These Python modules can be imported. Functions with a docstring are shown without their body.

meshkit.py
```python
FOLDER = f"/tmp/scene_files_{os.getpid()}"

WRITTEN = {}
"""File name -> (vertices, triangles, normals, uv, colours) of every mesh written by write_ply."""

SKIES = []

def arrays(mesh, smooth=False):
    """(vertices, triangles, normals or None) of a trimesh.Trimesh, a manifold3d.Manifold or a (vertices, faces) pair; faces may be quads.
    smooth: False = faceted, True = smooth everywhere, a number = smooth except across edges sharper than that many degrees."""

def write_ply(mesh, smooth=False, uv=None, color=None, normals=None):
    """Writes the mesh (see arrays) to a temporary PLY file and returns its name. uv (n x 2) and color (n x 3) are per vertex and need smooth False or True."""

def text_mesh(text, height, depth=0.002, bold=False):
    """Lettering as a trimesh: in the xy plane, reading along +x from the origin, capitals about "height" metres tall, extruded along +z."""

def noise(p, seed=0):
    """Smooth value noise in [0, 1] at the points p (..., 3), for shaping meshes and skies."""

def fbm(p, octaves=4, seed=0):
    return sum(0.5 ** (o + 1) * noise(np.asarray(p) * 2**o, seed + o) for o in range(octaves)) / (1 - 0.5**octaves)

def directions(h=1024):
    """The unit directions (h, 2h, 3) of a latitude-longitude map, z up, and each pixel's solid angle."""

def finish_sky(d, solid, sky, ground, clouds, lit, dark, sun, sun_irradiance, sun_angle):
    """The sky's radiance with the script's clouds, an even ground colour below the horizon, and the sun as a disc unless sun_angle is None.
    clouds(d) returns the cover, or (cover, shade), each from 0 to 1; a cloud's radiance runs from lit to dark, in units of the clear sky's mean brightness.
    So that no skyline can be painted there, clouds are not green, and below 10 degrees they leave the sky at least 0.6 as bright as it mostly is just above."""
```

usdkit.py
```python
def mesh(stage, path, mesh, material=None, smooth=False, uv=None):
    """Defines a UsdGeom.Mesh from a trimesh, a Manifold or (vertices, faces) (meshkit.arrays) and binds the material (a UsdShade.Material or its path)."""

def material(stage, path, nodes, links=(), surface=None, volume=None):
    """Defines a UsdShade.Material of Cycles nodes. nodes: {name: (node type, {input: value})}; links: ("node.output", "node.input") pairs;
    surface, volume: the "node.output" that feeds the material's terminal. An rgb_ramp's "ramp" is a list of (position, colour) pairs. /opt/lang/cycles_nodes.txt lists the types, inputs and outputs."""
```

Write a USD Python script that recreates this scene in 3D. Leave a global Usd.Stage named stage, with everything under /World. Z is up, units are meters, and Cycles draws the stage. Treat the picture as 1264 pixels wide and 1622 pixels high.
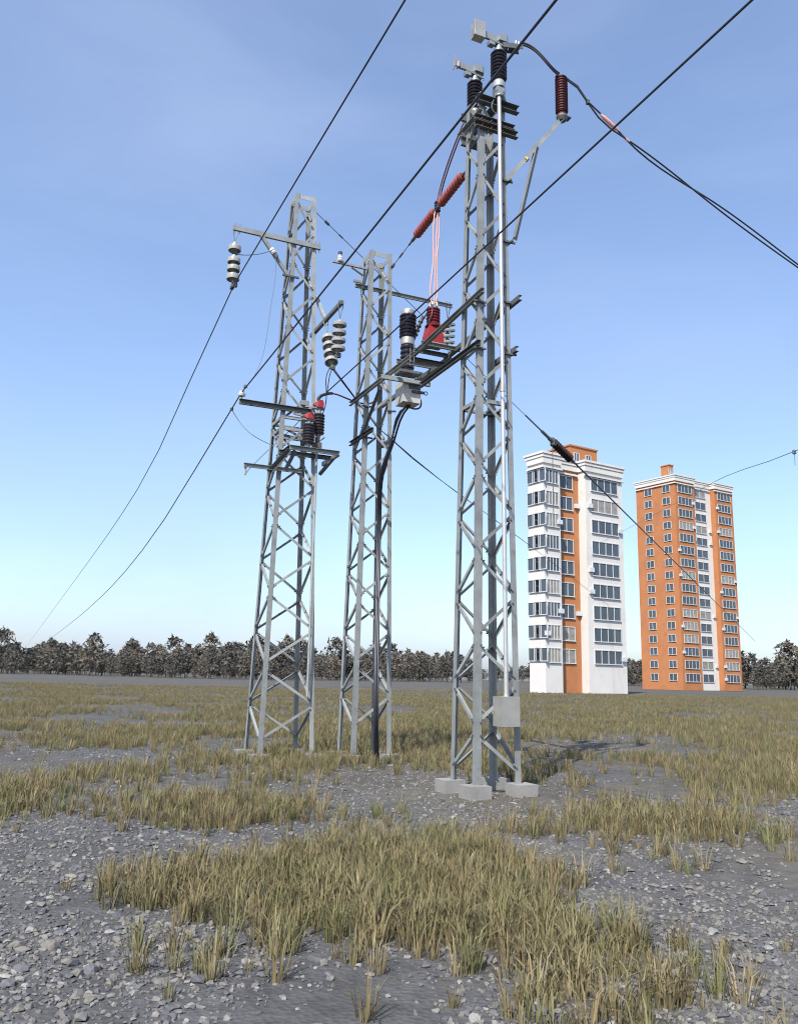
import math, random
import numpy as np, trimesh, usdkit
from meshkit import fbm, noise
from shapely.geometry import Polygon
from pxr import Usd, UsdGeom, UsdLux, UsdShade, Gf, Sdf, Vt

random.seed(7); rng = np.random.default_rng(7)
stage = Usd.Stage.CreateInMemory()
UsdGeom.SetStageUpAxis(stage, UsdGeom.Tokens.z); UsdGeom.SetStageMetersPerUnit(stage, 1.0)
UsdGeom.Xform.Define(stage, '/World'); UsdGeom.Scope.Define(stage, '/World/Looks')

# ------------------------------------------------------------------ camera
W, H, F = 1264.0, 1622.0, 1350.0
PITCH, ROLL, EYE = math.radians(11.0), math.radians(1.15), np.array([0, 0, 1.6])
fwd = np.array([0, math.cos(PITCH), math.sin(PITCH)])
up0 = np.array([0, -math.sin(PITCH), math.cos(PITCH)]); rt0 = np.array([1.0, 0, 0])
rt = rt0 * math.cos(ROLL) + up0 * math.sin(ROLL); up = up0 * math.cos(ROLL) - rt0 * math.sin(ROLL)
cam = UsdGeom.Camera.Define(stage, '/World/camera')
m = Gf.Matrix4d(*rt, 0, *up, 0, *(-fwd), 0, *EYE, 1)
cam.AddTransformOp().Set(m)
cam.CreateHorizontalApertureAttr(36.0); cam.CreateVerticalApertureAttr(36.0 * 1024 / 797)
cam.CreateFocalLengthAttr(36.0 * F / W); cam.CreateClippingRangeAttr(Gf.Vec2f(0.1, 20000))
cam.CreateExposureAttr(0.86)

# ------------------------------------------------------------------ sky and sun
SUN_D = np.array([-0.507, -1.320, 0.0]); SUN_D /= np.linalg.norm(SUN_D)
SUN_EL = math.radians(48); SUN_AZ = math.atan2(SUN_D[0], SUN_D[1])
sun_dir = np.array([SUN_D[0] * math.cos(SUN_EL), SUN_D[1] * math.cos(SUN_EL), math.sin(SUN_EL)])
sky = UsdLux.DomeLight.Define(stage, '/World/sky')
sky_m = usdkit.material(stage, '/World/Looks/sky_air', {
    'tc': ('texture_coordinate', {}),
    'sky': ('sky_texture', {'sky_type': 'single_scattering', 'sun_disc': False, 'sun_elevation': SUN_EL, 'sun_rotation': SUN_AZ, 'air_density': 1.0, 'aerosol_density': 1.7, 'ozone_density': 3.5}),
    'mp': ('mapping', {'scale': (1.0, 1.0, 2.6), 'rotation': (0.3, 0.4, 0.2)}),
    'nz': ('noise_texture', {'scale': 2.0, 'detail': 6.0, 'roughness': 0.52, 'distortion': 0.35}),
    'rp': ('rgb_ramp', {'ramp': [(0.0, (0.10, 0.10, 0.10)), (0.40, (0.15, 0.15, 0.15)), (0.72, (0.46, 0.46, 0.46)), (1.0, (0.6, 0.6, 0.6))]}),
    'mx': ('mix', {'mix_type': 'mix', 'color2': (2.2, 2.75, 4.0)}),
    'wb': ('mix', {'mix_type': 'multiply', 'fac': 1.0, 'color2': (1.0, 0.99, 1.0)}),
    'bg': ('background_shader', {'strength': 0.14})},
    [('tc.generated', 'mp.vector'), ('mp.vector', 'nz.vector'), ('nz.fac', 'rp.fac'), ('rp.color', 'mx.fac'), ('sky.color', 'mx.color1'), ('mx.color', 'wb.color1'), ('wb.color', 'bg.color')], surface='bg.background')
UsdShade.MaterialBindingAPI.Apply(sky.GetPrim()).Bind(sky_m)
sky.GetPrim().SetCustomDataByKey('kind', 'structure')
sun = UsdLux.DistantLight.Define(stage, '/World/sun')
sun.CreateNormalizeAttr(True); sun.CreateIntensityAttr(1.12); sun.CreateAngleAttr(0.5); sun.CreateColorAttr(Gf.Vec3f(1.0, 0.95, 0.87))
zc = sun_dir; xc = np.cross([0, 0, 1.0], zc); xc /= np.linalg.norm(xc); yc = np.cross(zc, xc)
sun.AddTransformOp().Set(Gf.Matrix4d(*xc, 0, *yc, 0, *zc, 0, 0, 0, 60, 1))

# ------------------------------------------------------------------ materials
def mat(name, base, rough=0.5, metallic=0.0, vary=0.15, scale=6.0, bump=0.0, bscale=60.0, spots=None, tone=0.0, spec=0.5):
    b = np.array(base, float)
    n = {'tc': ('texture_coordinate', {}), 'nz': ('noise_texture', {'scale': scale, 'detail': 5.0, 'roughness': 0.6}),
         'rp': ('rgb_ramp', {'ramp': [(0.25, tuple(b * (1 - vary))), (0.5, tuple(b)), (0.78, tuple(np.minimum(b * (1 + vary), .95)))]}),
         'p': ('principled_bsdf', {'roughness': rough, 'metallic': metallic, 'specular_ior_level': spec})}
    l = [('tc.object', 'nz.vector'), ('nz.fac', 'rp.fac')]
    out = 'rp.color'
    if spots is not None:
        n['n2'] = ('noise_texture', {'scale': scale * 3.1, 'detail': 4.0, 'roughness': 0.7})
        n['r2'] = ('rgb_ramp', {'ramp': [(0.0, (0, 0, 0)), (0.56, (0, 0, 0)), (0.72, (1, 1, 1))]})
        n['mx'] = ('mix', {'mix_type': 'mix', 'color2': spots})
        l += [('tc.object', 'n2.vector'), ('n2.fac', 'r2.fac'), ('r2.color', 'mx.fac'), (out, 'mx.color1')]
        out = 'mx.color'
    if tone:
        n['oi'] = ('object_info', {}); n['r4'] = ('rgb_ramp', {'ramp': [(0, (1 - tone,) * 3), (1, (1, 1, 1))]}); n['m4'] = ('mix', {'mix_type': 'multiply', 'fac': 1.0})
        l += [('oi.random', 'r4.fac'), ('r4.color', 'm4.color2'), (out, 'm4.color1')]; out = 'm4.color'
    l.append((out, 'p.base_color'))
    if bump:
        n['n3'] = ('noise_texture', {'scale': bscale, 'detail': 3.0}); n['bp'] = ('bump', {'strength': bump, 'distance': 0.01})
        l += [('tc.object', 'n3.vector'), ('n3.fac', 'bp.height'), ('bp.normal', 'p.normal')]
    return usdkit.material(stage, '/World/Looks/' + name, n, l, surface='p.BSDF')

M = {
 'galv': mat('galvanised_steel', (.255, .272, .27), .5, .15, .28, 3, spots=(.185, .197, .2), tone=.30),
 'galv_old': mat('weathered_steel', (.10, .11, .114), .55, .2, .3, 4, spots=(.085, .076, .066), tone=.3),
 'rust': mat('rusty_steel', (.09, .08, .075), .7, .2, .3, 5, spots=(.10, .07, .05)),
 'alu': mat('polished_aluminium', (.44, .44, .435), .42, .55, .08, 8),
 'stainless': mat('brushed_stainless', (.36, .35, .325), .45, .6, .14, 5),
 'cast': mat('cast_grey_metal', (.22, .24, .25), .45, .3, .12, 6),
 'black_rubber': mat('black_silicone', (.010, .009, .015), .26, 0, .3, 12),
 'fin_brown': mat('dark_finned_rubber', (.03, .02, .022), .85, 0, .3, 8, spec=.1),
 'box_paint': mat('pale_box_paint', (.44, .425, .385), .4, .25, .12, 4, spots=(.36, .345, .31)),
 'brown_porcelain': mat('dark_brown_porcelain', (.022, .017, .022), .3, 0, .3, 15),
 'maroon': mat('maroon_silicone', (.034, .004, .007), .55, 0, .2, 15, spec=.2),
 'bushing_red': mat('bushing_red_silicone', (.10, .009, .013), .5, 0, .2, 15, spec=.3),
 'brick_red': mat('brick_red_silicone', (.2, .032, .026), .55, 0, .2, 15),
 'red_plastic': mat('red_plastic', (.21, .012, .011), .45, 0, .12, 8),
 'red_cap': mat('red_cap_plastic', (.19, .010, .018), .5, 0, .12, 8),
 'porcelain': mat('grey_white_porcelain', (.25, .255, .243), .28, 0, .14, 14),
 'white_glaze': mat('white_glaze', (.55, .55, .53), .2, 0, .06, 14),
 'wire': mat('dark_stranded_wire', (.03, .032, .045), .5, .3, .3, 30),
 'wire_thin': mat('grey_steel_wire', (.09, .10, .115), .5, .4, .2, 30),
 'cable': mat('black_cable', (.02, .02, .027), .45, 0, .2, 20),
 'red_cable': mat('dark_red_cable', (.12, .03, .04), .5, 0, .3, 20),
 'copper': mat('pink_copper_wire', (.68, .33, .26), .5, .25, .15, 40),
 'indigo': mat('indigo_plastic', (.03, .03, .1), .4, 0, .15, 20),
 'tape': mat('yellow_tape', (.62, .45, .16), .5, 0, .1, 20),
 'concrete': mat('concrete', (.19, .187, .18), .85, 0, .2, 3, .4, 25),
 'b_white': mat('white_facade', (.5, .49, .47), .7, 0, .07, .25, spots=(.43, .415, .39)),
 'b_orange': mat('orange_brick_facade', (.33, .13, .05), .8, 0, .15, .3, spots=(.27, .105, .045)),
 'b_roof': mat('roof_felt', (.2, .2, .2), .9, 0, .1, .5),
 'b_frame': mat('window_frame', (.55, .56, .56), .4, .3, .05, 2),
 'b_curtain': mat('curtained_glass', (.2, .19, .17), .15, 0, .4, 1.2),
 'b_glass': mat('window_glass', (.05, .065, .08), .08, 0, .3, .3),
}
M['ground'] = usdkit.material(stage, '/World/Looks/dry_ground', {
    'g': ('geometry', {}), 'n1': ('noise_texture', {'scale': .06, 'detail': 10.0, 'roughness': .7}), 'n2': ('voronoi_texture', {'scale': 24.0}), 'n3': ('noise_texture', {'scale': 5.0, 'detail': 8.0, 'roughness': .75}), 'n4': ('noise_texture', {'scale': .6, 'detail': 6.0, 'roughness': .7}),
    'r1': ('rgb_ramp', {'ramp': [(.30, (.075, .077, .082)), (.46, (.10, .10, .102)), (.55, (.115, .105, .085)), (.72, (.13, .11, .075))]}),
    'r4': ('rgb_ramp', {'ramp': [(.3, (.6, .6, .6)), (.6, (1.0, 1.0, 1.0))]}), 'm4': ('mix', {'mix_type': 'multiply', 'fac': .8}),
    'r3': ('rgb_ramp', {'ramp': [(.3, (.45, .45, .45)), (.7, (1.1, 1.1, 1.1))]}),
    'mx': ('mix', {'mix_type': 'multiply', 'fac': .85}), 'bp': ('bump', {'strength': .6, 'distance': .02}), 'p': ('principled_bsdf', {'roughness': .95, 'specular_ior_level': .15})},
    [('g.position', 'n1.vector'), ('g.position', 'n2.vector'), ('g.position', 'n3.vector'), ('g.position', 'n4.vector'), ('n1.fac', 'r1.fac'), ('n3.fac', 'r3.fac'), ('n4.fac', 'r4.fac'), ('r1.color', 'm4.color1'), ('r4.color', 'm4.color2'), ('m4.color', 'mx.color1'), ('r3.color', 'mx.color2'), ('mx.color', 'p.base_color'), ('n2.distance', 'bp.height'), ('bp.normal', 'p.normal')], surface='p.BSDF')
def random_tone(name, ramp, rough=.9):
    return usdkit.material(stage, '/World/Looks/' + name, {'oi': ('object_info', {}), 'rp': ('rgb_ramp', {'ramp': ramp}), 'tc': ('texture_coordinate', {}), 'nz': ('noise_texture', {'scale': 2.5, 'detail': 4.0}), 'r2': ('rgb_ramp', {'ramp': [(.3, (.7, .7, .7)), (.7, (1.1, 1.1, 1.1))]}), 'mx': ('mix', {'mix_type': 'multiply', 'fac': .8}), 'p': ('principled_bsdf', {'roughness': rough, 'specular_ior_level': .2})},
        [('oi.random', 'rp.fac'), ('tc.object', 'nz.vector'), ('nz.fac', 'r2.fac'), ('rp.color', 'mx.color1'), ('r2.color', 'mx.color2'), ('mx.color', 'p.base_color')], surface='p.BSDF')
M['stone'] = random_tone('ballast_stone', [(0, (.07, .072, .08)), (.4, (.115, .117, .125)), (.7, (.14, .132, .118)), (.9, (.17, .165, .155)), (1, (.24, .24, .235))])
M['dry_grass'] = random_tone('dry_grass', [(0, (.12, .10, .05)), (.5, (.19, .155, .085)), (.8, (.11, .12, .05)), (1, (.24, .20, .12))])
M['far_wood'] = random_tone('far_wood', [(0, (.06, .06, .055)), (.5, (.085, .08, .07)), (1, (.12, .105, .085))])
M['hill'] = mat('hill_scrub', (.12, .13, .125), .95, 0, .3, .01)

# ------------------------------------------------------------------ geometry helpers
V3 = lambda *a: np.array(a, float)
def unit(v): v = np.asarray(v, float); return v / np.linalg.norm(v)
Z = V3(0, 0, 1)
def ray(px, py): return fwd + rt * (px - W / 2) / F - up * (py - H / 2) / F
def proj(p):
    d = np.asarray(p, float) - EYE; z = d @ fwd
    return W / 2 + F * (d @ rt) / z, H / 2 - F * (d @ up) / z
def at(px, py, Y): r = ray(px, py); return EYE + r * Y / r[1]
def hit(px, py, p0, n): r = ray(px, py); return EYE + r * (((np.asarray(p0) - EYE) @ n) / (r @ n))
AZ = math.radians(24.0)
U = V3(math.cos(AZ), math.sin(AZ), 0); Vd = V3(-math.sin(AZ), math.cos(AZ), 0)
def onU(px, py, p0): return hit(px, py, p0, Vd)        # upright plane along U through p0
def onV(px, py, p0): return hit(px, py, p0, U)         # upright plane along V through p0

class MB:
    def __init__(s): s.v, s.f, s.n = [], [], 0
    def add(s, v, f):
        v = np.asarray(v, float); s.v.append(v); s.f.append(np.asarray(f, int) + s.n); s.n += len(v); return s
    def tm(s, t): return s.add(t.vertices, t.faces)
    def prism(s, poly, p, q, x, y=None):
        p, q = np.asarray(p, float), np.asarray(q, float); z = unit(q - p); x = np.asarray(x, float); x = unit(x - z * (x @ z)); yy = np.cross(z, x)
        if y is not None and yy @ np.asarray(y) < 0: flip = True
        else: flip = False
        P = np.array(poly, float)
        if flip: P = P * [1, -1]
        pg = Polygon(P)
        if not pg.exterior.is_ccw: P = P[::-1]
        t = trimesh.creation.extrude_polygon(Polygon(P), np.linalg.norm(q - p), engine='earcut')
        return s.add(p + t.vertices @ np.array([x, yy, z]), t.faces)
    def bar(s, p, q, w, h, x=None):
        z = unit(np.asarray(q) - p)
        if x is None: x = np.cross(z, Z) if abs(z[2]) < .95 else U
        return s.prism([(-w/2, -h/2), (w/2, -h/2), (w/2, h/2), (-w/2, h/2)], p, q, x)
    def angle(s, p, q, a, t, x, y, b=None):
        b = b or a
        return s.prism([(0, 0), (a, 0), (a, t), (t, t), (t, b), (0, b)], p, q, x, y)
    def channel(s, p, q, h, b, t, out, upv=Z):          # web at back, flanges towards out
        return s.prism([(0, -h/2), (b, -h/2), (b, -h/2+t), (t, -h/2+t), (t, h/2-t), (b, h/2-t), (b, h/2), (0, h/2)], p, q, out, upv)
    def box(s, c, sx, sy, sz, ex=None, ey=None, ez=None):
        ex = U if ex is None else ex; ey = Vd if ey is None else ey; ez = Z if ez is None else ez
        t = trimesh.creation.box((sx, sy, sz)); return s.add(np.asarray(c) + t.vertices @ np.array([ex, ey, ez]), t.faces)
    def tube(s, pts, r, n=8):
        pts = np.asarray(pts, float); k = len(pts); T = np.gradient(pts, axis=0); T /= np.linalg.norm(T, axis=1, keepdims=True)
        ref = Z if abs(T[0] @ Z) < .9 else U
        vs = []; a = unit(np.cross(T[0], ref))
        for i in range(k):
            a = unit(a - T[i] * (a @ T[i])); b = np.cross(T[i], a)
            ang = np.arange(n) / n * 2 * np.pi; rr = r[i] if np.ndim(r) else r
            vs.append(pts[i] + rr * (np.cos(ang)[:, None] * a + np.sin(ang)[:, None] * b))
        v = np.vstack(vs + [pts[:1], pts[-1:]]); f = []
        for i in range(k - 1):
            for j in range(n):
                A, B, C, D = i*n+j, i*n+(j+1) % n, (i+1)*n+(j+1) % n, (i+1)*n+j
                f += [(A, B, C), (A, C, D)]
        c0, c1 = k*n, k*n+1
        for j in range(n): f += [(c0, (j+1) % n, j), (c1, (k-1)*n+j, (k-1)*n+(j+1) % n)]
        return s.add(v, f)
    def lathe(s, prof, p, axis=Z, n=24):                # prof: (radius, along) pairs
        z = unit(axis); x = unit(np.cross(z, U if abs(z @ U) < .8 else Vd)); y = np.cross(z, x)
        pr = np.array(prof, float); k = len(pr); ang = np.arange(n) / n * 2 * np.pi
        v = np.vstack([np.asarray(p) + r * (np.cos(ang)[:, None] * x + np.sin(ang)[:, None] * y) + h * z for r, h in pr]); f = []
        for i in range(k - 1):
            for j in range(n):
                A, B, C, D = i*n+j, i*n+(j+1) % n, (i+1)*n+(j+1) % n, (i+1)*n+j
                f += [(A, B, C), (A, C, D)]
        return s.add(v, f)
    def cyl(s, p, q, r, n=14):
        L = np.linalg.norm(np.asarray(q) - p); return s.lathe([(0, 0), (r, 0), (r, L), (0, L)], p, np.asarray(q) - p, n)
    def mesh(s, base):
        return np.vstack(s.v) - base, np.vstack(s.f)

used = {}
def numbered(path):
    k = used.get(path, 0); used[path] = k + 1
    return path if k == 0 else f'{path}_{k:03d}'
def tag(prim, label=None, cat=None, group=None, kind=None):
    for k, x in (('label', label), ('category', cat), ('group', group), ('kind', kind)):
        if x: prim.SetCustomDataByKey(k, x)
    return prim
class Thing:
    def __init__(s, name, label, cat, base, group=None, kind=None):
        s.path = numbered('/World/' + name); s.base = np.asarray(base, float)
        x = UsdGeom.Xform.Define(stage, s.path); x.AddTranslateOp().Set(Gf.Vec3d(*s.base)); tag(x.GetPrim(), label, cat, group, kind)
    def part(s, name, mb, m, smooth=False, parent=None, label=None, kind=None):
        p = numbered((parent or s.path) + '/' + name)
        pr = usdkit.mesh(stage, p, trimesh.Trimesh(*mb.mesh(s.base), process=False), M[m], smooth=smooth)
        tag(pr.GetPrim(), label, kind=kind); return p
def single(name, mb, m, label, cat, smooth=False, group=None, kind=None, base=None):
    b = np.vstack(mb.v).mean(0) if base is None else np.asarray(base, float)
    p = numbered('/World/' + name); pr = usdkit.mesh(stage, p, trimesh.Trimesh(*mb.mesh(b), process=False), M[m], smooth=smooth)
    UsdGeom.Xformable(pr).AddTranslateOp().Set(Gf.Vec3d(*b)); tag(pr.GetPrim(), label, cat, group, kind); return p
def spline(pts, n=24):
    from scipy.interpolate import CubicSpline
    pts = np.asarray(pts, float); d = np.r_[0, np.cumsum(np.linalg.norm(np.diff(pts, axis=0), axis=1))]
    return CubicSpline(d, pts)(np.linspace(0, d[-1], n)) if len(pts) > 2 else np.linspace(pts[0], pts[1], n)

# ------------------------------------------------------------------ ground and hills
g = MB()
xs = np.unique(np.r_[-np.geomspace(12, 6000, 26), np.linspace(-12, 12, 49), np.geomspace(12, 6000, 26)])
ys = np.unique(np.r_[-np.geomspace(2, 3000, 14), np.linspace(-2, 26, 57), np.geomspace(26, 6000, 26)])
X, Y = np.meshgrid(xs, ys); zz = (fbm(np.stack([X * .25, Y * .25, X * 0], -1), 4, 3) - .5) * .16 - .03
zz = np.where(np.hypot(X, Y) > 400, -.05, zz)
ni, nj = X.shape; idx = np.arange(ni * nj).reshape(ni, nj)
quads = np.stack([idx[:-1, :-1], idx[:-1, 1:], idx[1:, 1:], idx[1:, :-1]], -1).reshape(-1, 4)
g.add(np.stack([X, Y, zz], -1).reshape(-1, 3), np.vstack([quads[:, [0, 1, 2]], quads[:, [0, 2, 3]]]))
single('ground', g, 'ground', None, None, smooth=True, kind='structure', base=(0, 0, 0))
hm = MB(); az = np.radians(np.linspace(-75, 75, 161)); rad = np.linspace(2300, 3900, 14)
A, R = np.meshgrid(az, rad); t = (R - 2300) / 1600
hz = np.sin(np.pi * np.clip(t * 1.1, 0, 1)) * (15 + 45 * fbm(np.stack([A * 3.2, R * .0012, A * 0], -1), 4, 9)) - 4
ni, nj = A.shape; idx = np.arange(ni * nj).reshape(ni, nj)
quads = np.stack([idx[:-1, :-1], idx[:-1, 1:], idx[1:, 1:], idx[1:, :-1]], -1).reshape(-1, 4)
hm.add(np.stack([R * np.sin(A), R * np.cos(A), hz], -1).reshape(-1, 3), np.vstack([quads[:, [0, 2, 1]], quads[:, [0, 3, 2]]]))
single('hills', hm, 'hill', None, None, smooth=True, kind='structure', base=(0, 0, 0))

# ------------------------------------------------------------------ apartment blocks
def apartment(label, C, a_dir, spans, depth, pent, storey=3.0):
    """C: top front corner (roof level). spans: (from, to, setback, colour) along a_dir; depth inwards."""
    R = unit(a_dir); L = V3(-R[1], R[0], 0); top = C[2]; C0 = V3(C[0], C[1], 0)
    T = Thing('apartment_building', label, 'building', C0)
    P = lambda a, b, z: C0 + R * a + L * b + Z * z
    def blk(mb, a0, a1, b0, b1, z0, z1): mb.box(P((a0+a1)/2, (b0+b1)/2, (z0+z1)/2), a1-a0, b1-b0, z1-z0, R, L, Z)
    nfl = int((top - 2.2) // storey); span_end = spans[-1][1]
    for a0, a1, sb, col in spans:
        w = MB(); blk(w, a0, a1, sb, depth, 0, top - 1.35); T.part('wall', w, col)
        c = MB()
        blk(c, a0 - (.3 if sb == 0 else -.31), a1 + (.3 if sb == 0 else -.31), sb - .3, depth + .3, top - .55, top - .1)
        blk(c, a0 - (.42 if sb == 0 else -.43), a1 + (.42 if sb == 0 else -.43), sb - .42, depth + .5, top - .1, top + .2)
        blk(c, a0 - (.2 if sb == 0 else -.21), a1 + (.2 if sb == 0 else -.21), sb - .2, depth + .1, top - 1.35, top - .55)
        T.part('cornice', c, 'b_white')
        b = MB(); blk(b, a0 - (.3 if sb == 0 else -.31), a1 + (.3 if sb == 0 else -.31), sb - .3, sb, top - 2.05, top - 1.8)
        if a0 == 0: blk(b, -.3, 0, sb, depth, top - 2.05, top - 1.8)
        T.part('band_course', b, 'b_white')
        for k in range(nfl):
            z1 = top - 2.25 - k * storey; z0 = z1 - 1.75
            wd = (a1 - a0) * (.72 if sb == 0 else .5); ac = (a0 + a1) / 2
            f = MB(); n = 4 if sb == 0 else 2
            for e in np.linspace(ac - wd/2, ac + wd/2, n + 1): blk(f, e - .05, e + .05, sb - .1, sb - .002, z0, z1)
            blk(f, ac - wd/2 - .05, ac + wd/2 + .05, sb - .12, sb - .003, z1, z1 + .1); blk(f, ac - wd/2 - .05, ac + wd/2 + .05, sb - .18, sb - .003, z0 - .12, z0)
            wp = T.part('window', f, 'b_frame')
            gl = MB(); blk(gl, ac - wd/2, ac + wd/2, sb - .05, sb - .004, z0, z1); T.part('pane', gl, 'b_glass' if rng.random() < .7 else 'b_curtain', parent=wp)
    for k in range(nfl):                                             # windows of the left side
        for bc in (depth * .22, depth * .68):
            z1 = top - 2.25 - k * storey; z0 = z1 - 1.6
            f = MB()
            for e in (bc - 1.1, bc, bc + 1.1): blk(f, -.1, -.002, e - .05, e + .05, z0, z1)
            blk(f, -.12, -.003, bc - 1.15, bc + 1.15, z1, z1 + .1); blk(f, -.16, -.003, bc - 1.15, bc + 1.15, z0 - .1, z0)
            wp = T.part('window', f, 'b_frame'); gl = MB(); blk(gl, -.05, -.004, bc - 1.1, bc + 1.1, z0, z1); T.part('pane', gl, 'b_glass', parent=wp)
    for k in range(nfl):                                             # air conditioners beside some windows
        for a0, a1, sb, col in spans:
            if rng.random() < .45:
                mb = MB(); ac = a0 + (a1 - a0) * (.9 if rng.random() < .5 else .09); zc_ = top - 3.6 - k * storey
                blk(mb, ac - .4, ac + .4, sb - .36, sb - .003, zc_, zc_ + .6); T.part('air_conditioner', mb, 'b_frame')
    a0, a1, b0, b1, h = pent
    w = MB(); blk(w, a0, a1, b0, b1, top - 1, top + h); rp = T.part('stair_tower', w, 'b_orange', label='plain orange box with two small windows above the roof')
    w = MB(); blk(w, a0 - .15, a1 + .15, b0 - .15, b1 + .15, top + h, top + h + .22); T.part('coping', w, 'b_orange', parent=rp)
    for ac in (a0 + (a1-a0) * .22, a0 + (a1-a0) * .66):
        f = MB()
        for e in (ac - .5, ac, ac + .5): blk(f, e - .05, e + .05, b0 - .1, b0 - .002, top + h - 2.2, top + h - 1.0)
        blk(f, ac - .55, ac + .55, b0 - .11, b0 - .003, top + h - 1.0, top + h - .92); blk(f, ac - .55, ac + .55, b0 - .14, b0 - .003, top + h - 2.3, top + h - 2.2)
        blk(f, ac - .45, ac + .45, b0 - .05, b0 - .004, top + h - 2.2, top + h - 1.0) if False else None
        wp = T.part('window', f, 'b_frame', parent=rp)
        gl = MB(); blk(gl, ac - .5, ac + .5, b0 - .05, b0 - .004, top + h - 2.2, top + h - 1.0); T.part('window_pane', gl, 'b_glass', parent=rp)
ba = math.radians(57); Rb = V3(math.sin(ba), math.cos(ba), 0)
C = at(860, 717, 112); Lb = V3(-Rb[1], Rb[0], 0)
aa = [((hit(x, 722, C, Lb) - C) @ Rb) for x in (886, 926, 983)]
bdep = (hit(836, 732, C, Rb) - C) @ Lb; print('bdep', bdep)
pa = [((hit(x, 712, C + Lb * 4, Lb) - C) @ Rb) for x in (903, 945)]
apartment('white and orange apartment block rising behind the nearest lattice tower', C, Rb, [(0, aa[0], 0, 'b_white'), (aa[0], aa[1], 1.4, 'b_orange'), (aa[1], aa[2], 0, 'b_white')], bdep, (pa[0], pa[1], 4, 9.5, 3.4))
C2 = at(1068, 752, 200)
apartment('distant orange apartment block whose stair tower just shows far right', C2, Rb, [(0, 7, 0, 'b_orange'), (7, 15, 1.4, 'b_white'), (15, 22, 0, 'b_orange')], 12, (1.9, 3.4, 3, 5.5, 3.3))

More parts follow.
